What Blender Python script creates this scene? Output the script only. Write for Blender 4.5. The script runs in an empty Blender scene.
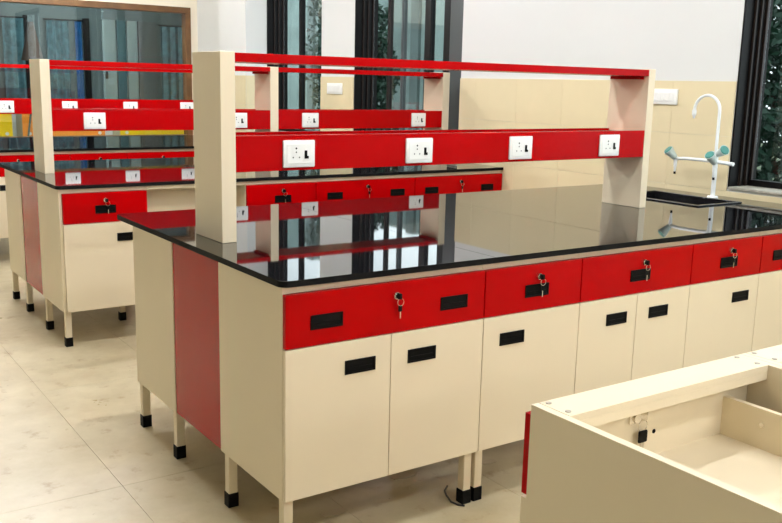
import bpy, bmesh, math, random
from mathutils import Matrix, Vector
random.seed(7)
scene = bpy.context.scene
COL = scene.collection

# ------------------------------------------------------------------ camera
def cam_basis(yaw, pitch, roll):
    f = Vector((math.cos(pitch)*math.cos(yaw), math.cos(pitch)*math.sin(yaw), -math.sin(pitch)))
    r = Vector((math.sin(yaw), -math.cos(yaw), 0)); u = r.cross(f)
    c, s = math.cos(roll), math.sin(roll)
    return c*r + s*u, -s*r + c*u, f
cd = bpy.data.cameras.new('camera'); cam = bpy.data.objects.new('camera', cd); COL.objects.link(cam)
r_, u_, f_ = cam_basis(0.9692, 0.1937, 0.0229)
M4 = Matrix((r_, u_, -f_)).transposed().to_4x4(); M4.translation = Vector((-1.2026, -2.2985, 1.4711))
cam.matrix_world = M4
cd.sensor_fit = 'HORIZONTAL'; cd.sensor_width = 36; cd.lens = 902.07/782*36; cd.clip_start = .05
scene.camera = cam

# ------------------------------------------------------------------ sky, exposure
w = bpy.data.worlds.new('world'); scene.world = w; w.use_nodes = True
w.node_tree.nodes['Background'].inputs[0].default_value = (.90, .93, 1.0, 1)
w.node_tree.nodes['Background'].inputs[1].default_value = 4.6
vs = scene.view_settings
scene.display_settings.display_device = 'sRGB'
vs.view_transform = 'Standard'; vs.look = 'None'; vs.gamma = 1; vs.use_curve_mapping = False
vs.exposure = 0.19
TUBE = 138.0          # emission of the ceiling tubes
scene.cycles.use_denoising = True
scene.cycles.max_bounces = 10; scene.cycles.transparent_max_bounces = 16

# ------------------------------------------------------------------ materials
def srgb(r, g, b):
    return tuple(((c/255)/12.92 if c/255 <= .04045 else ((c/255+.055)/1.055)**2.4) for c in (r, g, b)) + (1,)
MATS = {}
def mat(name, col, rough=.5, spec=.5, metal=0, vary=0.0, vscale=6, bump=0.0, bscale=40, ior=None, coat=0, col2=None, emit=0):
    m = bpy.data.materials.new(name); m.use_nodes = True
    nt = m.node_tree; b = nt.nodes['Principled BSDF']
    b.inputs['Base Color'].default_value = col
    b.inputs['Roughness'].default_value = rough; b.inputs['Metallic'].default_value = metal
    b.inputs['Specular IOR Level'].default_value = spec
    if ior: b.inputs['IOR'].default_value = ior
    if coat: b.inputs['Coat Weight'].default_value = coat; b.inputs['Coat Roughness'].default_value = .05
    tc = nt.nodes.new('ShaderNodeTexCoord')
    if vary or col2:
        n = nt.nodes.new('ShaderNodeTexNoise'); n.inputs['Scale'].default_value = vscale; n.inputs['Detail'].default_value = 5
        nt.links.new(tc.outputs['Object'], n.inputs['Vector'])
        rmp = nt.nodes.new('ShaderNodeValToRGB'); rmp.color_ramp.elements[0].position = .3; rmp.color_ramp.elements[1].position = .7
        rmp.color_ramp.elements[0].color = col2 if col2 else tuple(c*(1-vary) for c in col[:3]) + (1,)
        rmp.color_ramp.elements[1].color = col if col2 else tuple(min(1, c*(1+vary*.6)) for c in col[:3]) + (1,)
        nt.links.new(n.outputs['Fac'], rmp.inputs['Fac']); nt.links.new(rmp.outputs['Color'], b.inputs['Base Color'])
    if bump:
        n2 = nt.nodes.new('ShaderNodeTexNoise'); n2.inputs['Scale'].default_value = bscale; n2.inputs['Detail'].default_value = 3
        nt.links.new(tc.outputs['Object'], n2.inputs['Vector'])
        bp = nt.nodes.new('ShaderNodeBump'); bp.inputs['Strength'].default_value = bump; bp.inputs['Distance'].default_value = .01
        nt.links.new(n2.outputs['Fac'], bp.inputs['Height']); nt.links.new(bp.outputs['Normal'], b.inputs['Normal'])
    if emit:
        b.inputs['Emission Color'].default_value = col; b.inputs['Emission Strength'].default_value = emit
    MATS[name] = m
    return m
def glass(name, tint, f0=.06, gmax=.9, diffuse=None):
    """thin window glass: tinted see-through plus a Fresnel mirror"""
    m = bpy.data.materials.new(name); m.use_nodes = True
    nt = m.node_tree; nt.nodes.clear()
    out = nt.nodes.new('ShaderNodeOutputMaterial'); tr = nt.nodes.new('ShaderNodeBsdfTransparent'); tr.inputs[0].default_value = tint
    gl = nt.nodes.new('ShaderNodeBsdfGlossy'); gl.inputs['Roughness'].default_value = .01; gl.inputs[0].default_value = (.9, .95, .95, 1)
    fr = nt.nodes.new('ShaderNodeFresnel'); ior = (1+math.sqrt(f0))/(1-math.sqrt(f0))
    ge = nt.nodes.new('ShaderNodeNewGeometry'); im = nt.nodes.new('ShaderNodeMapRange')     # thin sheet: both faces mirror alike
    im.inputs[3].default_value = ior; im.inputs[4].default_value = 1/ior
    nt.links.new(ge.outputs['Backfacing'], im.inputs[0]); nt.links.new(im.outputs[0], fr.inputs[0])
    mx = nt.nodes.new('ShaderNodeMixShader'); nt.links.new(fr.outputs[0], mx.inputs[0])
    base = tr
    if diffuse:
        df = nt.nodes.new('ShaderNodeBsdfTranslucent'); df.inputs[0].default_value = diffuse[0]
        d2 = nt.nodes.new('ShaderNodeBsdfDiffuse'); d2.inputs[0].default_value = diffuse[0]
        m0 = nt.nodes.new('ShaderNodeMixShader'); m0.inputs[0].default_value = .5
        nt.links.new(df.outputs[0], m0.inputs[1]); nt.links.new(d2.outputs[0], m0.inputs[2])
        m1 = nt.nodes.new('ShaderNodeMixShader'); m1.inputs[0].default_value = diffuse[1]
        nt.links.new(tr.outputs[0], m1.inputs[1]); nt.links.new(m0.outputs[0], m1.inputs[2]); base = m1
    nt.links.new(base.outputs[0], mx.inputs[1]); nt.links.new(gl.outputs[0], mx.inputs[2])
    nt.links.new(mx.outputs[0], out.inputs[0]); MATS[name] = m
    return m

cream = mat('cream_laminate', srgb(230, 215, 184), .38, .45, vary=.025, vscale=2.5)
red = mat('red_laminate', srgb(168, 0, 3), .22, .09, vary=.03, vscale=3)
redgloss = mat('glossy_red_laminate', srgb(166, 1, 5), .12, .22, vary=.03, vscale=3)
granite = mat('black_granite', (.006, .006, .007, 1), .025, .5, ior=1.72, vary=.5, vscale=180)
sawnedge = mat('sawn_granite_edge', (.004, .004, .004, 1), .6, .12)
black = mat('black_plastic', (.003, .003, .003, 1), .5, .10)
chrome = mat('brushed_metal', (.75, .70, .62, 1), .22, metal=1)
screwm = mat('dull_screw', (.45, .40, .32, 1), .5, metal=.6)
whiteplastic = mat('white_plastic', srgb(240, 240, 234), .3)
whitepaint = mat('white_paint', srgb(219, 220, 215), .8, .2, vary=.015, vscale=1.5)
creampaint = mat('cream_paint', srgb(236, 226, 204), .8, .2, vary=.02, vscale=1.5)
walltile = mat('cream_wall_tile', srgb(226, 211, 171), .22, .4, vary=.03, vscale=3)
grout = mat('tile_grout', srgb(198, 184, 150), .9, .1)
tapwhite = mat('white_powder_coat', srgb(236, 240, 238), .3)
knobgrey = mat('grey_tap_knob', srgb(190, 204, 198), .35)
teal = mat('teal_cap', srgb(70, 140, 130), .35)
wood = mat('oak_frame', srgb(106, 74, 42), .45, .4, vary=.25, vscale=9)
darkframe = mat('dark_window_frame', srgb(12, 11, 11), .45, .15)
brownframe = mat('brown_window_track', srgb(34, 26, 22), .45, .2)
greyframe = mat('grey_window_stile', srgb(70, 76, 76), .4, .3)
yellow = mat('yellow_laminate', srgb(255, 212, 14), .3)
orange = mat('orange_laminate', srgb(255, 158, 60), .3)
sillstone = mat('pale_sill', srgb(170, 165, 150), .6, vary=.25, vscale=25)
boundm = mat('boundary_plaster', srgb(132, 150, 146), .9, vary=.2, vscale=2)
boundm2 = mat('boundary_pillar', srgb(100, 114, 112), .9, vary=.2, vscale=2)
leafm = mat('leaf', srgb(24, 58, 42), .55, vary=.5, vscale=3)
barkm = mat('bark', srgb(60, 48, 40), .9, vary=.3)
grass = mat('outdoor_ground', srgb(70, 84, 56), .95, vary=.3)
ceil = mat('ceiling_paint', srgb(238, 237, 230), .9, .1)
paperm = mat('paper_scrap', srgb(200, 186, 160), .9)
cablem = mat('cable_sheath', (.012, .012, .012, 1), .4)
sinkm = mat('black_sink', (.008, .008, .009, 1), .22, .5)
roomwall = mat('grey_room_paint', srgb(70, 84, 84), .8)
pale = mat('pale_panel', srgb(104, 122, 120), .6)
bluec = mat('blue_fabric', srgb(8, 80, 130), .8, vary=.3, vscale=8)
tealc = mat('pale_teal_fabric', srgb(58, 94, 102), .85, vary=.5, vscale=14)
darkteal = mat('dark_teal_panel', srgb(58, 86, 90), .5)
brownc = mat('brown_cloth', srgb(70, 58, 50), .9)
tubem = mat('tube_glow', (.90, .93, 1, 1), .5, emit=TUBE)
# floor tile: creamy vitrified tile with dust and dark scuffs
def floor_mat():
    m = mat('floor_tile', srgb(206, 192, 158), .30, .45)
    nt = m.node_tree; b = nt.nodes['Principled BSDF']
    g = nt.nodes.new('ShaderNodeNewGeometry')
    def noise(sc, det, lo, hi):
        n = nt.nodes.new('ShaderNodeTexNoise'); n.inputs['Scale'].default_value = sc; n.inputs['Detail'].default_value = det
        n.inputs['Roughness'].default_value = .65
        nt.links.new(g.outputs['Position'], n.inputs['Vector'])
        mr = nt.nodes.new('ShaderNodeMapRange'); mr.inputs[1].default_value = lo; mr.inputs[2].default_value = hi
        nt.links.new(n.outputs['Fac'], mr.inputs[0]); return mr.outputs[0]
    def mix(fac, a, bcol):
        x = nt.nodes.new('ShaderNodeMix'); x.data_type = 'RGBA'
        nt.links.new(fac, x.inputs[0])
        if isinstance(a, tuple): x.inputs[6].default_value = a
        else: nt.links.new(a, x.inputs[6])
        x.inputs[7].default_value = bcol; return x.outputs[2]
    c = mix(noise(2.2, 6, .35, .7), srgb(205, 192, 159), srgb(178, 162, 127))
    c = mix(noise(9, 8, .58, .74), c, srgb(160, 134, 97))
    c = mix(noise(31, 4, .70, .76), c, srgb(112, 88, 62))
    nt.links.new(c, b.inputs['Base Color'])
    mr = noise(5, 6, .2, .8); rr = nt.nodes.new('ShaderNodeMapRange'); rr.inputs[3].default_value = .22; rr.inputs[4].default_value = .5
    nt.links.new(mr, rr.inputs[0]); nt.links.new(rr.outputs[0], b.inputs['Roughness'])
    return m
floorm = floor_mat()
glassdark = glass('tinted_window_glass', (.66, .70, .69, 1), .025)
glassroom = glass('partition_glass', (.86, .91, .91, 1), .04)

# ------------------------------------------------------------------ mesh helpers
class MB:
    def __init__(s): s.bm = bmesh.new()
    def box(s, x0, x1, y0, y1, z0, z1, bev=0):
        r = bmesh.ops.create_cube(s.bm, size=1)
        for v in r['verts']:
            v.co = Vector(((x0+x1)/2 + v.co.x*(x1-x0), (y0+y1)/2 + v.co.y*(y1-y0), (z0+z1)/2 + v.co.z*(z1-z0)))
        if bev:
            es = {e for v in r['verts'] for e in v.link_edges}
            bmesh.ops.bevel(s.bm, geom=list(es), offset=bev, segments=2, affect='EDGES', profile=.5)
        return s
    def cyl(s, p, q, r0, r1=None, n=16):
        p, q = Vector(p), Vector(q); d = q-p; r1 = r0 if r1 is None else r1
        mt = Matrix.Translation((p+q)/2) @ d.to_track_quat('Z', 'Y').to_matrix().to_4x4()
        bmesh.ops.create_cone(s.bm, cap_ends=True, segments=n, radius1=r0, radius2=r1, depth=d.length, matrix=mt); return s
    def tube(s, pts, rad, n=10):
        pts = [Vector(p) for p in pts]; rings = []
        prev = None
        for i, p in enumerate(pts):
            d = (pts[min(i+1, len(pts)-1)] - pts[max(i-1, 0)]).normalized()
            a = prev if prev else (Vector((0, 0, 1)) if abs(d.z) < .9 else Vector((1, 0, 0)))
            a = (a - d*a.dot(d)).normalized(); prev = a; b = d.cross(a)
            rings.append([s.bm.verts.new(p + rad*(math.cos(2*math.pi*k/n)*a + math.sin(2*math.pi*k/n)*b)) for k in range(n)])
        for A, B in zip(rings, rings[1:]):
            for k in range(n): s.bm.faces.new((A[k], A[(k+1) % n], B[(k+1) % n], B[k]))
        s.bm.faces.new(rings[0][::-1]); s.bm.faces.new(rings[-1]); return s
    def prism(s, poly, z0, z1):
        lo = [s.bm.verts.new((x, y, z0)) for x, y in poly]; hi = [s.bm.verts.new((x, y, z1)) for x, y in poly]
        n = len(poly); s.bm.faces.new(lo[::-1]); s.bm.faces.new(hi)
        for k in range(n): s.bm.faces.new((lo[k], lo[(k+1) % n], hi[(k+1) % n], hi[k]))
        return s
    def mesh(s, name, m, smooth=False):
        bmesh.ops.recalc_face_normals(s.bm, faces=s.bm.faces[:])
        me = bpy.data.meshes.new(name); s.bm.to_mesh(me); s.bm.free(); me.materials.append(m)
        if smooth:
            for p in me.polygons: p.use_smooth = True
            me.set_sharp_from_angle(angle=math.radians(40))
        return me
    def build(s, name, m, parent=None, smooth=False):
        return link(name, s.mesh(name, m, smooth), parent)
def link(name, me, parent=None, loc=(0, 0, 0), rotz=0):
    o = bpy.data.objects.new(name, me); COL.objects.link(o); o.location = loc; o.rotation_euler.z = rotz
    if parent: o.parent = parent
    return o
def empty(name, loc=(0, 0, 0), rotz=0): return link(name, None, None, loc, rotz)
def tag(o, label, cat, group=None):
    o['label'] = label; o['category'] = cat
    if group: o['group'] = group
    return o
def struct(o, label, cat):
    o['kind'] = 'structure'; o['label'] = label; o['category'] = cat; return o

# ------------------------------------------------------------------ the room
L = 3.18; NY = 8.34; ZC = 3.2; XW = -4.6; YS = -7.2
TW, TL = .6, 1.2
fl = struct(MB().box(XW, L, YS, NY, -.12, -.004).build('floor', grout), 'cream vitrified tile floor with dusty scuffs', 'floor')
tile_me = MB().box(.0006, TW-.0006, .0006, TL-.0006, -.012, 0, .0005).mesh('floor_tile', floorm)
ix0 = math.floor((XW+.25)/TW)
for i in range(ix0+1, 7):
    x = -.25 + i*TW
    for j in range(-7, 7):
        y = .80 + j*TL
        if x+TW > L+.01 or y+TL > NY+.01 or y < YS: continue
        link('tile', tile_me, fl, (x, y, 0))
struct(MB().box(XW, L+.3, YS, NY+.2, ZC, ZC+.1).build('ceiling', ceil), 'white painted ceiling above the lab', 'ceiling')
struct(MB().box(XW, L+.3, YS-.15, YS, 0, ZC).build('wall_right', whitepaint), 'white wall behind the camera side of the lab', 'wall')
struct(MB().box(XW-.15, XW, YS, NY, 0, ZC).build('wall_front', whitepaint), 'white wall opposite the windows', 'wall')
WIN = [(5.33, 6.48), (3.20, 4.74), (-1.30, .79)]; ZS, ZT = .94, 2.75
wb = MB(); XO = 3.42
for y0, y1 in ((6.48, NY+.2), (4.74, 5.33), (.79, 3.20), (YS, -1.30)): wb.box(L, XO, y0, y1, 0, ZC)
for y0, y1 in WIN: wb.box(L, XO, y0, y1, 0, ZS).box(L, XO, y0, y1, ZT, ZC)
wback = struct(wb.build('wall_back', whitepaint), 'white wall with dark windows and cream tiled lower half', 'wall')
column = struct(MB().box(2.94, L, 6.481, 7.15, 0, ZC).build('wall_pier', whitepaint), 'white square pier beside the far window', 'pier')
# cream dado tiles, set on the wall piece by piece
cache = {}
def wtile(parent, y0, y1, z0, z1, x=L, face='x'):
    k = (round(y1-y0, 3), round(z1-z0, 3), face)
    if k not in cache:
        g = .0005
        if face == 'x': b = MB().box(-.008, .0, g, k[0]-g, g, k[1]-g, .0006)
        else: b = MB().box(g, k[0]-g, -.008, 0, g, k[1]-g, .0006)
        cache[k] = b.mesh('wall_tile', walltile)
    link('tile', cache[k], parent, (x, y0, z0) if face == 'x' else (y0, x, z0))
rows = [(1.23, 1.53), (.93, 1.23), (.63, .93), (.33, .63)]
T0 = 2.556 - 9*.45
for j in range(22):
    a, b = T0 + j*.45, T0 + (j+1)*.45
    for z0, z1 in rows:
        segs = [(a, min(b, NY))]
        if z1 > ZS + .01:
            for w0, w1 in WIN:
                ns = []
                for s0, s1 in segs:
                    if w1 <= s0 or w0 >= s1: ns.append((s0, s1)); continue
                    if w0 > s0: ns.append((s0, w0))
                    if w1 < s1: ns.append((w1, s1))
                segs = ns
        ns = []
        for s0, s1 in segs:      # the pier hides the wall behind it
            if 7.15 <= s0 or 6.481 >= s1: ns.append((s0, s1)); continue
            if 6.481 > s0: ns.append((s0, 6.481))
            if 7.15 < s1: ns.append((7.15, s1))
        for s0, s1 in ns:
            if s1-s0 > .02: wtile(wback, s0, s1, z0, z1)
for z0, z1 in rows:
    wtile(column, 6.481, 6.93, z0, z1, 2.94); wtile(column, 6.93, 7.15, z0, z1, 2.94)
    wtile(column, 2.94, L, z0, z1, 6.481, 'y')
for (z0, z1) in ((.33, .63),): pass
# ---- far left wall with the wide partition window
PX0, PX1, PZ0, PZ1 = -1.2, 3.09, .74, 2.32
wl = MB()
wl.box(XW, PX0, NY, NY+.14, 0, ZC).box(PX1, 4.05, NY, NY+.14, 0, ZC).box(PX0, PX1, NY, NY+.14, 0, PZ0).box(PX0, PX1, NY, NY+.14, PZ1, ZC)
struct(wl.build('wall_left', creampaint), 'cream wall with a wide wood framed partition window', 'wall')
pw = struct(empty('window_4', (0, NY, 0)), 'wide wood framed partition window on the far left wall', 'window')
fw = .07
for nm, bx in (('frame', (PX0, PX1, PZ1-fw, PZ1)), ('frame', (PX0, PX1, PZ0, PZ0+fw)), ('frame', (PX0, PX0+fw, PZ0+fw, PZ1-fw)), ('frame', (PX1-fw, PX1, PZ0+fw, PZ1-fw))):
    MB().box(bx[0], bx[1], -.02, .10, bx[2], bx[3], .004).build(nm, wood, pw)
for a, b in ((PX0+fw, .9), (.9, PX1-fw)):
    MB().box(a+.001, b-.001, .045, .051, PZ0+fw, PZ1-fw).build('pane', glassroom, pw)
# the room behind the partition glass
RB = 10.4
rb = MB(); rb.box(-2.4, 3.95, RB, RB+.1, 0, 2.9).box(-2.5, -2.4, NY+.14, RB, 0, 2.9).box(3.95, 4.05, NY+.14, RB, 0, 2.9)
struct(rb.build('wall_beyond', roomwall), 'grey wall of the room behind the partition window', 'wall')
struct(MB().box(-2.4, 3.95, NY+.14, RB, -.1, 0).build('floor_beyond', grout), 'floor of the room behind the partition window', 'floor')
struct(MB().box(-2.4, 3.95, NY+.14, RB, 2.9, 3.0).build('ceiling_beyond', ceil), 'ceiling of the room behind the partition window', 'ceiling')
def panel(name, x0, x1, m, lab, cat, z1=2.25, th=.05):
    return struct(MB().box(x0, x1, RB-th, RB, 0, z1, .004).build(name, m), lab, cat)
def curtain(x0, x1, m, lab, z0=1.12, z1=2.2, y=RB-.07, folds=4):
    b = MB(); n = folds*8; A = []; B = []
    for k in range(n+1):
        x = x0 + (x1-x0)*k/n; yy = y + .022*math.sin(2*math.pi*folds*k/n)
        A.append((b.bm.verts.new((x, yy, z0)), b.bm.verts.new((x, yy, z1)))); B.append((b.bm.verts.new((x, yy+.006, z0)), b.bm.verts.new((x, yy+.006, z1))))
    for k in range(n):
        b.bm.faces.new((A[k][0], A[k+1][0], A[k+1][1], A[k][1])); b.bm.faces.new((B[k][0], B[k][1], B[k+1][1], B[k+1][0]))
    for k in (0, n): b.bm.faces.new((A[k][0], A[k][1], B[k][1], B[k][0]))
    for q in (0, 1):
        for k in range(n): b.bm.faces.new((A[k][q], B[k][q], B[k+1][q], A[k+1][q]))
    root = empty('curtain', ((x0+x1)/2, y, 0)); 
    o = b.build('cloth', m, root, True); o.location = (-(x0+x1)/2, -y, 0)
    rd = MB().cyl((x0-.03, y, z1+.012), (x1+.03, y, z1+.012), .011).build('rod', darkframe, root); rd.location = (-(x0+x1)/2, -y, 0)
    return tag(root, lab, 'curtain')
curtain(.75, 1.28, tealc, 'pale teal curtain at the left edge behind partition glass')
curtain(1.36, 1.62, tealc, 'narrow pale teal curtain beside the brown draped stand behind partition glass', folds=2)
curtain(1.90, 2.19, tealc, 'pale teal curtain left of the bright blue one behind glass', folds=3)
curtain(2.27, 2.36, bluec, 'narrow bright blue curtain hanging behind the partition glass', folds=2)
curtain(3.45, 3.80, tealc, 'teal curtain near the right frame behind the partition glass', folds=3)
panel('trim_1', 1.63, 1.68, darkframe, 'thin dark post between curtains behind the partition glass', 'post')
panel('trim_2', 2.39, 2.47, darkframe, 'black post right of the blue curtain behind the glass', 'post')
d1 = panel('door_1', 2.64, 2.82, pale, 'pale narrow door with dark handle behind the partition glass', 'door')
MB().box(2.66, 2.69, RB-.09, RB-.05, 1.46, 1.56, .004).build('handle', black, d1)
panel('trim_3', 2.84, 2.96, darkteal, 'dark teal panel right of the pale door behind glass', 'panel')
panel('trim_4', 2.98, 3.12, pale, 'pale panel between two dark panels behind glass', 'panel')
panel('trim_5', 3.14, 3.40, greyframe, 'wide dark grey panel behind the partition glass', 'panel')
st = tag(empty('draped_stand', (1.53, 9.55, 0)), 'dark brown cloth draped over a stand behind partition glass', 'stand')
MB().cyl((0, 0, 1.66), (0, 0, 2.12), .13, .03, 20).build('cloth', brownc, st, True)
MB().cyl((0, 0, .5), (0, 0, 1.67), .014).build('pole', pale, st, True)
for k in range(3):
    a = .5 + k*2.094
    MB().cyl((0, 0, 1.35), (.22*math.cos(a), .22*math.sin(a), 0), .012).build('leg', pale, st, True)

for yy, lb in ((8.7, 'nearest the partition glass'), (9.05, 'facing the coloured cupboards')):  # unseen lamps, added to brighten the room behind the glass and its cupboards
  t = tag(empty('tube_light', (2.0, yy, 2.9)), 'added unseen tube light for the room beyond, ' + lb, 'ceiling light')
  MB().box(-.62, .62, -.03, .03, -.05, -.001, .004).build('housing', whiteplastic, t)
  MB().cyl((-.58, 0, -.067), (.58, 0, -.067), .014, n=12).build('tube', tubem, t, True)
# ---- windows in the back wall
XG = 3.37
def window(name, y0, y1, lab, panes, stiles):
    o = struct(empty(name, (XG, y0, ZS)), lab, 'window'); dx, dy, dz = -XG, -y0, -ZS
    def add(nm, b, m):
        c = b.build(nm, m, o); c.location = (dx, dy, dz); return c
    e = .0015
    add('jamb', MB().box(L+.001, XO, y1-.012, y1-e, ZS+e, ZT-e), darkframe)          # lining on the side the camera sees
    add('jamb', MB().box(L+.02, XO, y0+e, y0+.012, ZS+e, ZT-e), darkframe)
    add('head', MB().box(L+.02, XO, y0+.0125, y1-.0125, ZT-.014, ZT-e), darkframe)
    add('sill', MB().box(L-.012, XO, y0+.0125, y1-.0125, ZS+e, ZS+.016, .002), sillstone)
    for k in range(3):                                                                 # sliding tracks along the jamb
        xx = L + .075 + k*.05
        add('track', MB().box(xx, xx+.012, y1-.026, y1-.0125, ZS+.017, ZT-.015), brownframe)
    for z0, z1 in ((ZS+.017, ZS+.05), (ZT-.055, ZT-.0155)):
        add('rail', MB().box(XG-.03, XG+.03, y0+.013, y1-.027, z0, z1), darkframe)
    for a, b, m in stiles: add('stile', MB().box(XG-.025, XG+.025, a, b, ZS+.0505, ZT-.056, .002), m)
    for a, b, m in panes: add('pane', MB().box(XG-.003, XG+.003, a, b, ZS+.0505, ZT-.056), m)
    return o
window('window_1', 5.33, 6.48, 'narrow dark window beside the white pier, farthest from the sink',
       [(6.08, 6.45, glassdark), (5.36, 6.03, glassdark)], [(6.03, 6.08, darkframe), (5.343, 5.36, darkframe)])
window('window_2', 3.20, 4.74, 'wide dark window with several upright stiles behind the middle island',
       [(4.46, 4.71, glassdark), (4.25, 4.44, glassdark), (3.91, 4.23, glassdark), (3.65, 3.83, glassdark)],
       [(4.44, 4.46, brownframe), (4.23, 4.25, greyframe), (3.83, 3.91, darkframe), (3.57, 3.65, darkframe), (3.40, 3.57, greyframe), (3.213, 3.40, darkframe)])
window('window_3', -1.30, .79, 'dark framed window right of the lab tap with foliage outside',
       [(-.25, .76, glassdark), (-1.25, -.31, glassdark)], [(-.31, -.25, darkframe), (-1.287, -1.25, darkframe)])

# ---- outside
struct(MB().box(XO+.01, 26, -12, 26, -.3, -.15).build('ground_outside', grass), 'dim green ground outside the windows', 'ground')
bw = struct(empty('wall_boundary', (9.0, 8.0, -.15)), 'tall grey green boundary wall standing outside the windows', 'wall')
for k in range(6):
    hh = 3.3 if k < 3 else 4.5; MB().box(0, .2, k*2.0+.01, k*2.0+1.74, 0, hh).build('panel', boundm, bw); MB().box(-.06, .26, k*2.0+1.75, k*2.0+2.0, 0, hh+.04).build('pillar', boundm2, bw)
def tree(x, y, h, rx, lab, nleaf=2600):
    t = tag(empty('tree', (x, y, -.15)), lab, 'tree', 'trees outside the windows')
    tr = MB().cyl((0, 0, 0), (.05, .03, h*.55), .09, .05, 10)
    for k in range(5):
        a = k*1.3; tr.cyl((.04, .02, h*(.28+.05*k)), (rx*.6*math.cos(a), rx*.6*math.sin(a), h*(.55+.06*k)), .03, .012, 7)
    tr.build('trunk', barkm, t, True)
    vs_, fs_ = [], []
    for _ in range(nleaf):
        while True:
            p = Vector((random.uniform(-1, 1), random.uniform(-1, 1), random.uniform(-1, 1)))
            if .15 < p.length < 1: break
        p = Vector((p.x*rx, p.y*rx, h*.55 + p.z*h*.46)) + Vector((math.sin(p.z*9)*.1, math.cos(p.x*7)*.1, 0))
        a = Vector((random.gauss(0, 1), random.gauss(0, 1), random.gauss(0, 1))).normalized()
        b = a.cross(Vector((random.gauss(0, 1), random.gauss(0, 1), random.gauss(0, 1)))).normalized()
        s = random.uniform(.035, .075); i = len(vs_)
        vs_ += [p-a*s, p+b*s*.42+a*s*.1, p+a*s, p-b*s*.42+a*s*.1]; fs_.append((i, i+1, i+2, i+3))
    me = bpy.data.meshes.new('crown'); me.from_pydata([tuple(v) for v in vs_], [], fs_); me.materials.append(leafm)
    c = link('crown', me, t); c['kind'] = 'stuff'
tree(7.4, 3.0, 3.3, 1.5, 'leafy green tree seen through the window beside the tap', 16000)
tree(6.6, 10.05, 2.9, .62, 'slim leafy tree seen through the left pane of the middle window', 7000)
tree(7.8, 12.75, 4.3, .62, 'open crowned tree seen through the narrow far window', 4500)

# ------------------------------------------------------------------ ceiling tube lights
for y, cols in ((-6.65, ((.4, 1), (1.9, 1))), (-4.6, ((.4, 1), (1.9, 1))), (-2.55, ((.4, 1), (1.9, 1))), (-.5, ((.35, 1), (1.65, 1))),
                (1.55, ((.25, 2), (1.52, 1))), (3.6, ((.2, 2), (1.46, 1))), (5.65, ((.2, 2), (1.46, 1))), (7.5, ((.0, 1), (1.3, 1)))):
    for x, nt_ in cols:
        t = tag(empty('tube_light', (x, y, ZC)), 'white ceiling tube light hung over the lab aisles', 'ceiling light', 'ceiling tube lights')
        MB().box(-.62, .62, -.07, .07, -.05, -.001, .004).build('housing', whiteplastic, t)
        for ty in ((0,) if nt_ == 1 else (-.045, .045)):                   # single and twin battens
            MB().cyl((-.58, ty, -.067), (.58, ty, -.067), .014, n=12).build('tube', tubem, t, True)
            MB().box(-.61, -.58, ty-.016, ty+.016, -.085, -.05).build('cap', whiteplastic, t)
            MB().box(.58, .61, ty-.016, ty+.016, -.085, -.05).build('cap', whiteplastic, t)

# ------------------------------------------------------------------ cabinet parts (front faces -Y, front plane y=0, floor z=0)
ZB, ZD, ZR, ZTOP = .20, .688, .857, .879
def handle_mesh():
    b = MB(); w_, h_ = .0565, .0225
    b.box(-w_, w_, -.004, -.0005, h_-.006, h_).box(-w_, w_, -.004, -.0005, -h_, -h_+.006)
    b.box(-w_, -w_+.006, -.004, -.0005, -h_+.006, h_-.006).box(w_-.006, w_, -.004, -.0005, -h_+.006, h_-.006)
    b.box(-w_+.006, w_-.006, -.0015, -.0005, -h_+.006, h_-.006)
    b.box(-w_+.012, w_-.012, -.0035, -.0015, -.004, -.0015)
    return b.mesh('handle', black)
HANDLE = handle_mesh()
LOCK = MB().cyl((0, -.012, 0), (0, -.0005, 0), .0115, .0125, 18).cyl((0, -.0135, 0), (0, -.012, 0), .007, n=14).mesh('lock', chrome, True)
def ring_pts(c, rad, n=14): return [(c[0]+rad*math.cos(2*math.pi*k/n), c[1], c[2]+rad*math.sin(2*math.pi*k/n)) for k in range(n+1)]
def key_mesh():
    b = MB()
    b.tube(ring_pts((.009, -.020, -.020), .012), .001, 6)           # split ring
    return b.mesh('key', chrome, True)
KEY = key_mesh()
def spare_mesh():
    b = MB(); b.box(.003, .017, -.018, -.014, -.052, -.030, .002).box(-.001, .011, -.026, -.0136, -.010, .008, .002)   # spare key and the bow of the key in the lock
    return b.mesh('key_head', black)
SPARE = spare_mesh()
BLADE = MB().box(.009, .013, -.0165, -.0155, -.074, -.052).mesh('key_blade', chrome)
LEG = MB().box(-.0165, .0165, -.0165, .0165, .04, ZB, .002).mesh('leg', cream)
FOOT = MB().box(-.0195, .0195, -.0195, .0195, 0, .052, .002).mesh('foot', black)
panels = {}
def panel_mesh(wd, h, m):
    k = (round(wd, 3), round(h, 3), m.name)
    if k not in panels: panels[k] = MB().box(0, k[0], -.018, 0, 0, k[1], .0012).mesh('panel', m)
    return panels[k]
def legs(t, x0, x1, d, off=.025):
    for x in (x0+off, x1-off):
        for y in (.04, d-.03):
            l = link('leg', LEG, t, (x, y, 0)); link('foot', FOOT, l, (0, 0, 0))
def drawer(t, x0, x1, handles, lock, m=None):
    d = link('drawer', panel_mesh(x1-x0-.005, ZR-ZD-.003, m or red), t, (x0+.0025, .018, ZD+.0015))
    for hx in handles: link('handle', HANDLE, d, (hx-x0-.0025, -.018, .761-ZD))
    if lock is not None:
        lx = lock-x0-.0025
        link('lock', LOCK, d, (lx, -.018, .812-ZD)); link('key', KEY, d, (lx, -.018, .812-ZD))
        link('key_head', SPARE, d, (lx, -.018, .812-ZD)); link('key_blade', BLADE, d, (lx, -.018, .812-ZD))
def door(t, x0, x1, hx):
    d = link('door', panel_mesh(x1-x0-.003, ZD-ZB-.003, cream), t, (x0+.0015, .018, ZB+.0015))
    if hx is not None: link('handle', HANDLE, d, (hx-x0-.0015, -.018, .600-ZB))
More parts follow.
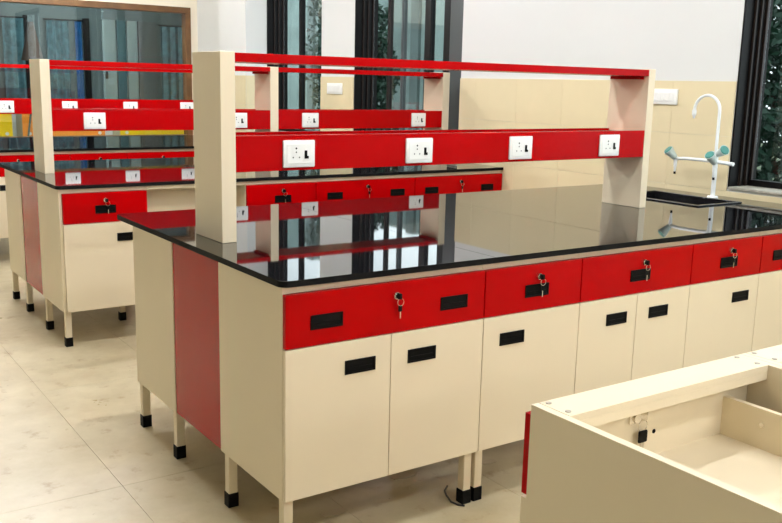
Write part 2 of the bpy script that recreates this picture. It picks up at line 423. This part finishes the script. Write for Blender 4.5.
def carcass(t, x0, x1, dep):
    b = MB(); T = .016
    b.box(x0+.0008, x0+T, .0185, dep, ZB, ZTOP).box(x1-T, x1-.0008, .0185, dep, ZB, ZTOP)
    b.box(x0+T, x1-T, .0185, dep, ZB, ZB+T).box(x0+T, x1-T, dep-T, dep, ZB+T, ZTOP)
    b.box(x0+T, x1-T, .0185, .06, ZR, ZTOP)
    b.build('body', cream, t)
def cabinet(x0, y0, x1, lab, drawer_handles, lock, doors, dep=.48, endpanel=False, grp=None):
    """doors: list of (x0,x1,handle_x), all in bench x"""
    t = tag(empty('base_cabinet', (x0, y0, 0)), lab, 'cabinet', grp)
    sh = lambda v: None if v is None else v-x0
    carcass(t, 0, x1-x0, dep); legs(t, 0, x1-x0, dep)
    a0 = float(endpanel) if endpanel else 0
    drawer(t, a0, x1-x0, [h-x0 for h in drawer_handles], sh(lock))
    for i, (a, b, h) in enumerate(doors): door(t, (a-x0) if i or not endpanel else a0, b-x0, sh(h))
    return t
def rear_cabinet(x0, yback, x1, lab, dep=.46):
    """the same unit facing away from the camera: back panel at yback, fronts at yback+dep"""
    t = tag(empty('base_cabinet', (x1, yback+dep, 0), math.pi), lab, 'cabinet')
    wd = x1-x0; carcass(t, 0, wd, dep); legs(t, 0, wd, dep)
    drawer(t, 0, wd-.012, [wd/2], wd/2)
    door(t, 0, wd/2, wd/2-.1); door(t, wd/2, wd-.012, wd/2+.1)
    return t
def edge_mat(o):
    o.data.materials.append(sawnedge)
    for p in o.data.polygons:
        if abs(p.normal.z) < .3: p.material_index = 1
def worktop(y0, x0, x1, yf, yb, lab, seam=None, hole=None):
    z0, z1 = .880, .900; r = .03
    def rounded(xa, xb):
        pts = []
        for cx, cy, a0 in ((xa+r, yf+r, 180), (xa+r, yb-r, 90)):
            arc = [(cx+r*math.cos(math.radians(a0+90*k/6)), cy+r*math.sin(math.radians(a0+90*k/6))) for k in range(7)]
            if a0 == 180: pts.append(arc)
            else: first = arc
        return [(xb, yb)] + first + pts[0] + [(xb, yf)]
    t = tag(empty('worktop', (x0, y0, z0)), lab, 'worktop')
    s = MB().prism([(x-x0, y) for x, y in rounded(x0, seam-.0007 if seam else x1)], 0, z1-z0)
    es = [e for e in s.bm.edges if abs(e.verts[0].co.z-(z1-z0)) < 1e-6 and abs(e.verts[1].co.z-(z1-z0)) < 1e-6]
    bmesh.ops.bevel(s.bm, geom=es, offset=.0015, segments=2, affect='EDGES', profile=.5)
    edge_mat(s.build('slab', granite, t))
    if seam:
        b = MB(); xs = [seam+.0007-x0, hole[0]-x0, hole[1]-x0, x1-x0]; ys = [yf, hole[2]-y0, hole[3]-y0, yb]
        V = {(i, j, k): b.bm.verts.new((xs[i], ys[j], (0, z1-z0)[k])) for i in range(4) for j in range(4) for k in range(2)}
        for i in range(3):
            for j in range(3):
                if (i, j) == (1, 1): continue
                for k in (0, 1): b.bm.faces.new([V[i, j, k], V[i+1, j, k], V[i+1, j+1, k], V[i, j+1, k]])
        def side(p, q): b.bm.faces.new([V[(*p, 0)], V[(*q, 0)], V[(*q, 1)], V[(*p, 1)]])
        for i in range(3): side((i, 0), (i+1, 0)); side((i, 3), (i+1, 3)); side((0, i), (0, i+1)); side((3, i), (3, i+1))
        side((1, 1), (2, 1)); side((1, 2), (2, 2)); side((1, 1), (1, 2)); side((2, 1), (2, 2))
        edge_mat(b.build('slab', granite, t))
    return t
def socket(parent, x, y, z):
    sp = MB().box(-.066, .066, -.010, -.0005, -.05, .05, .004).build('socket_plate', whiteplastic, parent, True); sp.location = (x, y, z)
    MB().box(-.052, .052, -.0115, -.0098, -.036, .036, .0008).build('insert', whiteplastic, sp)
    sw = MB().box(.020, .031, -.0145, -.0113, -.018, .012, .001).box(.031, .037, -.0145, -.0113, -.018, -.008, .001)
    sw.build('rocker_switch', black, sp)
    for hx, hz, hr in ((-.014, .020, .0035), (-.014, .006, .0028), (-.027, -.013, .0026), (-.001, -.013, .0026)):
        MB().cyl((hx, -.0121, hz), (hx, -.0113, hz), hr, n=10).build('pin_hole', black, sp)
UY0, UY1 = .658, .905
def rack(y0, ups, sockets, lab, batten_x):
    """reagent rack: uprights, red top shelf, red socket box"""
    t = tag(empty('reagent_rack', (ups[0][0], y0+UY0, .9)), lab, 'rack'); ox = ups[0][0]
    D = UY1-UY0
    for a, b in ups: MB().box(a-ox, b-ox, 0, D, .0005, .671, .0015).build('upright', cream, t)
    for (a0, a1), (b0, b1) in zip(ups, ups[1:]):
        MB().box(a1-ox+.0005, b0-ox-.0005, .001, D-.001, .637, .668, .0012).build('top_shelf', red, t)
        bx = MB().box(a1-ox+.0005, b0-ox-.0005, .001, .018, .252, .380, .0012).box(a1-ox+.0005, b0-ox-.0005, D-.018, D-.001, .252, .380, .0012)
        bx.box(a1-ox+.0005, b0-ox-.0005, .018, D-.018, .352, .370).box(a1-ox+.0005, b0-ox-.0005, .018, D-.018, .2525, .268)
        bx.build('socket_box', red, t)
        MB().box(b0-ox-.03, b0-ox-.001, .03, D-.03, .622, .6365).build('batten', red, t)
    for s in sockets: socket(t, s-ox, .001, .313)
    return t
def endpanel(x, y0, ya, yb, lab):
    o = MB().box(0, .016, 0, yb-ya, ZB, ZTOP, .001).build('filler_panel', redgloss); o.location = (x, y0+ya, 0)
    return tag(o, lab, 'panel')

# ------------------------------------------------------------------ bench 1 (nearest complete island)
B1 = 0.0
cabinet(0, B1, .768, 'double door cream cabinet with wide red drawer at the near island corner', [.143, .634], .394, [(0, .383, .266), (.383, .768, .506)], endpanel=.0005)
cabinet(.768, B1, 1.234, 'single door cream cabinet with red drawer, second from the near island corner', [1.010], 1.012, [(.768, 1.234, .901)])
cabinet(1.234, B1, 1.873, 'double door cream cabinet with red drawer in the middle of the near island', [1.559], 1.57, [(1.234, 1.553, 1.439), (1.553, 1.873, 1.683)])
cabinet(1.873, B1, 2.349, 'single door cream cabinet with red drawer, fourth along the near island', [2.119], 2.121, [(1.873, 2.349, 2.222)])
cabinet(2.349, B1, 3.168, 'cream cabinet with red drawer cut by the right photo edge', [2.494, 3.02], 2.76, [(2.349, 2.758, 2.62), (2.758, 3.168, 2.90)])
endpanel(.004, B1, .483, .908, 'glossy red filler panel between cream cabinet sides on near island end')
rear_cabinet(0, B1+.910, .768, 'rear cream cabinet at the near island end, left of the red panel')
worktop(B1, -.0135, 3.168, -.006, 1.531, 'long glossy black granite worktop of the near island with sink', .806, (2.64, 2.975, .57, 1.12))
rack(B1, [(.095, .151), (2.304, 2.350)], [.401, .949, 1.496, 2.055], 'near reagent rack with cream uprights and red shelves, four white sockets', 2.3)

# sink and tap
sk = tag(empty('sink', (2.64, .57, .66)), 'black rectangular drop-in sink beside the white lab tap', 'sink')
sx, sy = .335, .55
b = MB(); t_ = .006
b.box(.001, t_, .001, sy-.001, 0, .239).box(sx-t_, sx-.001, .001, sy-.001, 0, .239).box(t_, sx-t_, .001, t_, 0, .239).box(t_, sx-t_, sy-t_, sy-.001, 0, .239).box(t_, sx-t_, t_, sy-t_, 0, .008)
b.build('bowl', sinkm, sk)
b = MB(); q = .014
b.box(-q, t_, -q, sy+q, .2405, .247, .002).box(sx-t_, sx+q, -q, sy+q, .2405, .247, .002).box(t_, sx-t_, -q, t_, .2405, .247, .002).box(t_, sx-t_, sy-t_, sy+q, .2405, .247, .002)
b.build('rim', sinkm, sk)
MB().cyl((sx/2, sy/2, .008), (sx/2, sy/2, .012), .03, n=20).build('drain', chrome, sk, True)

TX, TY = 3.06, .792
tp = tag(empty('lab_tap', (TX, TY, .9)), 'white swan-neck lab tap with three valves behind the sink', 'tap')
MB().cyl((0, 0, .0005), (0, 0, .008), .030, .027, 20).cyl((0, 0, .008), (0, 0, .235), .0125, n=16).build('column', tapwhite, tp, True)
ny = .004
arc = [(0, ny, .232), (0, ny, .30), (0, ny, .40), (0, ny, .470)] + [(0, ny+.082-.082*math.cos(math.pi*k/12), .470+.082*math.sin(math.pi*k/12)) for k in range(1, 13)] + [(0, ny+.164, .462)]
MB().tube(arc, .0085, 12).build('swan_neck', tapwhite, tp, True)
MB().cyl((0, ny+.164, .442), (0, ny+.164, .470), .012, .013, 14).cyl((0, ny+.164, .424), (0, ny+.164, .442), .0055, .009, 10).build('spout_nozzle', tapwhite, tp, True)
MB().tube([(0, .012, .196), (0, .10, .199), (-.004, .19, .199), (-.006, .259, .194)], .0095, 12).build('arm', tapwhite, tp, True)
MB().tube([(0, -.012, .196), (0, -.06, .194), (0, -.112, .191)], .0105, 12).build('arm', tapwhite, tp, True)
MB().tube([(-.008, -.006, .196), (-.04, -.026, .196), (-.072, -.048, .194)], .0105, 12).build('arm', tapwhite, tp, True)
def valve(at, tilt, nozzle=True):
    """valve body with a tilted knob and a hose nozzle"""
    a = Vector(at); d = Vector(tilt).normalized()
    k = MB().cyl(a+d*.006, a+d*.068, .016, .029, 18).build('knob', knobgrey, tp, True)
    MB().cyl(a+d*.0682, a+d*.074, .026, .022, 18).build('knob_cap', teal, k, True)
    if nozzle:
        MB().cyl(a+Vector((0, 0, -.045)), a+Vector((0, 0, .012)), .0095, .012, 12).cyl(a+Vector((0, 0, -.075)), a+Vector((0, 0, -.045)), .005, .008, 10).build('nozzle', tapwhite, tp, True)
        MB().cyl(a+Vector((0, 0, -.088)), a+Vector((0, 0, -.074)), .0065, .0065, 10).build('nozzle_tip', black, tp, True)
valve((-.006, .263, .194), (-.55, .30, .62))
valve((-.076, -.050, .192), (-.62, .02, .62))
valve((-.006, -.012, .235), (-.30, -.80, .42), False)

# ------------------------------------------------------------------ bench 2
B2 = 2.66; OX = .04
cabinet(OX, B2, .523, 'single door cream cabinet with red drawer at the middle island left end', [.285], .284, [(OX, .523, .40)], endpanel=.014)
cabinet(1.135, B2, 1.615, 'cream cabinet with red drawer right of the middle island set-back panel', [1.380], 1.378, [(1.135, 1.615, 1.28)])
cabinet(1.615, B2, 2.385, 'double door cabinet with two-handled red drawer in the middle island centre', [1.754, 2.241], 1.997, [(1.615, 2.0, 1.88), (2.0, 2.385, 2.12)])
cabinet(2.385, B2, 3.168, 'double door cabinet with red drawer where the middle island meets the wall', [2.527, 3.025], 2.775, [(2.385, 2.776, 2.65), (2.776, 3.168, 2.90)])
endpanel(OX+.004, B2, .483, .908, 'red filler panel between cream cabinet sides on the middle island end')
rear_cabinet(OX, B2+.910, .70, 'rear cream cabinet at the middle island end, left of its red panel')
kp = MB().box(.5245, 1.1335, .20, .216, ZB, .8565, .001).build('blank_panel', cream); kp.location = (0, B2, 0)
tag(kp, 'plain cream panel set back between two middle island cabinets', 'panel')
kn = MB().box(.5245, 1.1335, .0185, .04, .857, .879, .001).build('apron_rail', cream); kn.location = (0, B2, 0)
tag(kn, 'cream rail above the set-back panel of the middle island', 'rail')
worktop(B2, OX-.0135, 3.168, -.006, 1.531, 'glossy black granite worktop of the middle island')
rack(B2, [(.130, .186), (1.628, 1.689), (3.101, 3.165)], [.436, 1.385, 1.936, 2.873], 'middle reagent rack with three cream uprights and two red shelf bays', 3.1)

# ------------------------------------------------------------------ bench 3
B3 = 5.28
cabinet(0, B3, .80, 'cream cabinet with red drawer at the far island, cut by left photo edge', [.143, .634], .394, [(0, .40, .305), (.40, .80, .506)], endpanel=.0005)
cabinet(.80, B3, 1.27, 'cream cabinet with red drawer, second along the far island', [1.04], 1.04, [(.80, 1.27, .95)])
cabinet(1.27, B3, 1.90, 'cream cabinet with red drawer, third along the far island', [1.58], 1.58, [(1.27, 1.585, 1.47), (1.585, 1.90, 1.70)])
cabinet(1.90, B3, 2.38, 'cream cabinet with red drawer, fourth along the far island', [2.15], 2.15, [(1.90, 2.38, 2.25)])
cabinet(2.38, B3, 3.168, 'cream cabinet with red drawer where the far island meets the wall', [2.53, 3.02], 2.775, [(2.38, 2.774, 2.64), (2.774, 3.168, 2.90)])
worktop(B3, -.0135, 3.168, -.006, 1.531, 'glossy black granite worktop of the far island')
rack(B3, [(.095, .151), (2.304, 2.350)], [.46, .99, 1.53, 2.07], 'far reagent rack in front of the yellow and orange cupboards', 2.3)

# ------------------------------------------------------------------ cupboards below the partition window
def cupboard(x0, x1, m, lab, knobs):
    t = tag(empty('low_cupboard', (x0, 9.88, 0)), lab, 'cupboard'); wd = x1-x0
    bd = MB(); bd.box(0, .018, .02, .42, 0, 1.05).box(wd-.018, wd, .02, .42, 0, 1.05).box(.018, wd-.018, .02, .42, 0, .08).box(.018, wd-.018, .02, .42, 1.03, 1.05).box(.018, wd-.018, .40, .42, .08, 1.03)
    bd.build('body', cream, t)
    d = MB().box(.002, wd-.002, 0, .0195, .02, 1.05, .0015).build('door', m, t)
    for k in knobs: MB().cyl((k, -.03, .755), (k, -.0005, .755), .022, .016, 16).build('knob', whiteplastic, d, True)
cupboard(.42, 1.323, yellow, 'yellow fronted low cupboard at left photo edge behind the partition glass', [.83])
cupboard(1.442, 2.487, orange, 'orange fronted low cupboard between the two yellow ones', [.08, .965])
cupboard(2.689, 3.685, yellow, 'yellow fronted low cupboard at the right end of partition window', [.08])
for x0, x1 in ((1.328, 1.437), (2.492, 2.684)):
    struct(MB().box(x0, x1, 10.2, 10.38, 0, 1.05).build('trim_6', whitepaint), 'pale filler between coloured cupboards behind the glass', 'panel')

# ------------------------------------------------------------------ bench 0: carcass without a worktop, near right
def open_cabinet(x0, y0, x1, lab, lock):
    """unit facing +Y; y0 is its front plane, it reaches back to y0-.48"""
    t = tag(empty('open_cabinet', (x0, y0, 0)), lab, 'cabinet'); wd = x1-x0; dep = .60; T = .018
    b = MB().box(0, T, -dep, 0, ZB, .88, .001); b.build('side_panel', cream, t)
    b = MB().box(wd-T, wd, -dep, 0, ZB, .88, .001); b.build('side_panel', cream, t)
    MB().box(T, wd-T, -dep, 0, ZB, ZB+.016).build('bottom_panel', cream, t)
    MB().box(T, wd-T, -dep, -dep+.016, ZB+.016, .845).build('back_panel', cream, t)
    rl = MB().box(T+.0006, wd-T-.0006, -.085, -.001, .866, .8805, .001).box(T+.0006, wd-T-.0006, -.085, -.069, .846, .866, .001)
    rl = rl.build('front_rail', cream, t)
    r2 = MB().box(T+.0006, wd-T-.0006, -dep+.001, -dep+.085, .866, .8805, .001).box(T+.0006, wd-T-.0006, -dep+.069, -dep+.085, .846, .866, .001)
    r2 = r2.build('rear_rail', cream, t)
    for rr, ys in ((rl, (-.014, -.066)), (r2, (-dep+.014, -dep+.066))):
        for xx in (.032, wd-.032):
            for yy in ys: MB().cyl((xx, yy, .8806), (xx, yy, .882), .006, n=12).build('screw', screwm, rr, True)
    # drawer: red front outside, cream box inside
    dr = MB().box(.004, wd-.004, .0005, .019, .692, .858, .0012).build('drawer', red, t)
    bx = MB(); a, c = T+.012, wd-T-.075
    bx.box(T+.002, wd-T-.002, -.040, -.022, .712, .845).box(a, c, -dep+.06, -dep+.076, .712, .80)
    bx.box(a, a+.014, -dep+.076, -.040, .712, .81).box(c-.014, c, -dep+.076, -.040, .712, .81)
    bx.box(a+.014, c-.014, -dep+.076, -.040, .712, .722)
    bx.build('drawer_box', cream, dr)
    for hx, hz in ((.315, .775),): MB().cyl((hx, -.0412, hz), (hx, -.0402, hz), .005, n=10).build('screw_hole', black, dr, True)
    MB().cyl((c-.0155, -.14, .775), (c-.0142, -.14, .775), .006, n=10).build('screw_head', chrome, dr, True)
    if lock:
        lx = lock-x0
        MB().box(lx-.032, lx+.022, -.046, -.0405, .806, .832, .002).cyl((lx-.016, -.052, .819), (lx-.016, -.046, .819), .010, n=14).build('lock', chrome, dr, True)
        MB().tube(ring_pts((lx, -.052, .801), .013), .0012, 6).build('key_ring', chrome, dr, True)
        MB().box(lx-.012, lx+.013, -.056, -.050, .765, .791, .003).build('key_head', black, dr)
        MB().box(lx-.005, lx+.005, -.054, -.052, .732, .765).build('key_blade', chrome, dr)
    MB().box(.004, wd/2-.001, .0005, .019, ZB+.002, .685, .001).build('door', cream, t)
    MB().box(wd/2+.001, wd-.004, .0005, .019, ZB+.002, .685, .001).build('door', cream, t)
    for x in (.022, wd-.022):
        for y in (-.04, -dep+.04):
            l = link('leg', LEG, t, (x, y, 0)); link('foot', FOOT, l)
open_cabinet(-.053, -1.106, .597, 'open-topped cream cabinet with hanging key, nearest the camera', .212)
open_cabinet(.598, -1.106, 1.248, 'open-topped cream cabinet at right photo edge, beside the key cabinet', None)

# ------------------------------------------------------------------ small wall things
def switch_plate(y0, y1, z0, z1, n, lab):
    t = tag(empty('switch_plate', (L-.008, (y0+y1)/2, (z0+z1)/2)), lab, 'switch'); hy, hz = (y1-y0)/2, (z1-z0)/2
    MB().box(-.012, -.0005, -hy, hy, -hz, hz, .004).build('frame', whiteplastic, t, True)
    iy, iz = hy-.022, hz-.022; wd = 2*iy/n
    for k in range(n): MB().box(-.016, -.0122, -iy+k*wd+.001, -iy+(k+1)*wd-.001, -iz, iz, .001).build('module', whiteplastic, t)
switch_plate(1.165, 1.365, 1.392, 1.482, 5, 'white modular switch plate on the tiles left of the lab tap')
switch_plate(4.92, 5.19, 1.372, 1.472, 2, 'white double switch plate between the two far windows')

# ------------------------------------------------------------------ bits on the floor
pts = [(.768, .167, .004), (.735, .140, .004), (.717, .105, .004), (.700, .055, .004), (.706, .024, .004), (.722, .006, .004)]
tag(MB().tube(pts, .0035, 8).build('cable', cablem, None, True), 'short black cable curled by the paired near island feet', 'cable')
def scrap(x, y, s, lab):
    b = MB(); n = 7; ps = []
    for k in range(n):
        a = 2*math.pi*k/n; rr = s*random.uniform(.6, 1)
        ps.append((rr*1.5*math.cos(a), rr*.7*math.sin(a)))
    b.prism(ps, .0006, .0025)
    o = b.build('paper_scrap', paperm); o.location = (x, y, 0); tag(o, lab, 'scrap', 'scraps under the near island')
scrap(.69, .33, .05, 'pale torn scrap on the floor under the near double cabinet')
scrap(1.05, .26, .035, 'small pale scrap on the floor under the second near cabinet')
scrap(.31, .21, .05, 'crumpled pale scrap at the bottom photo edge under near island')
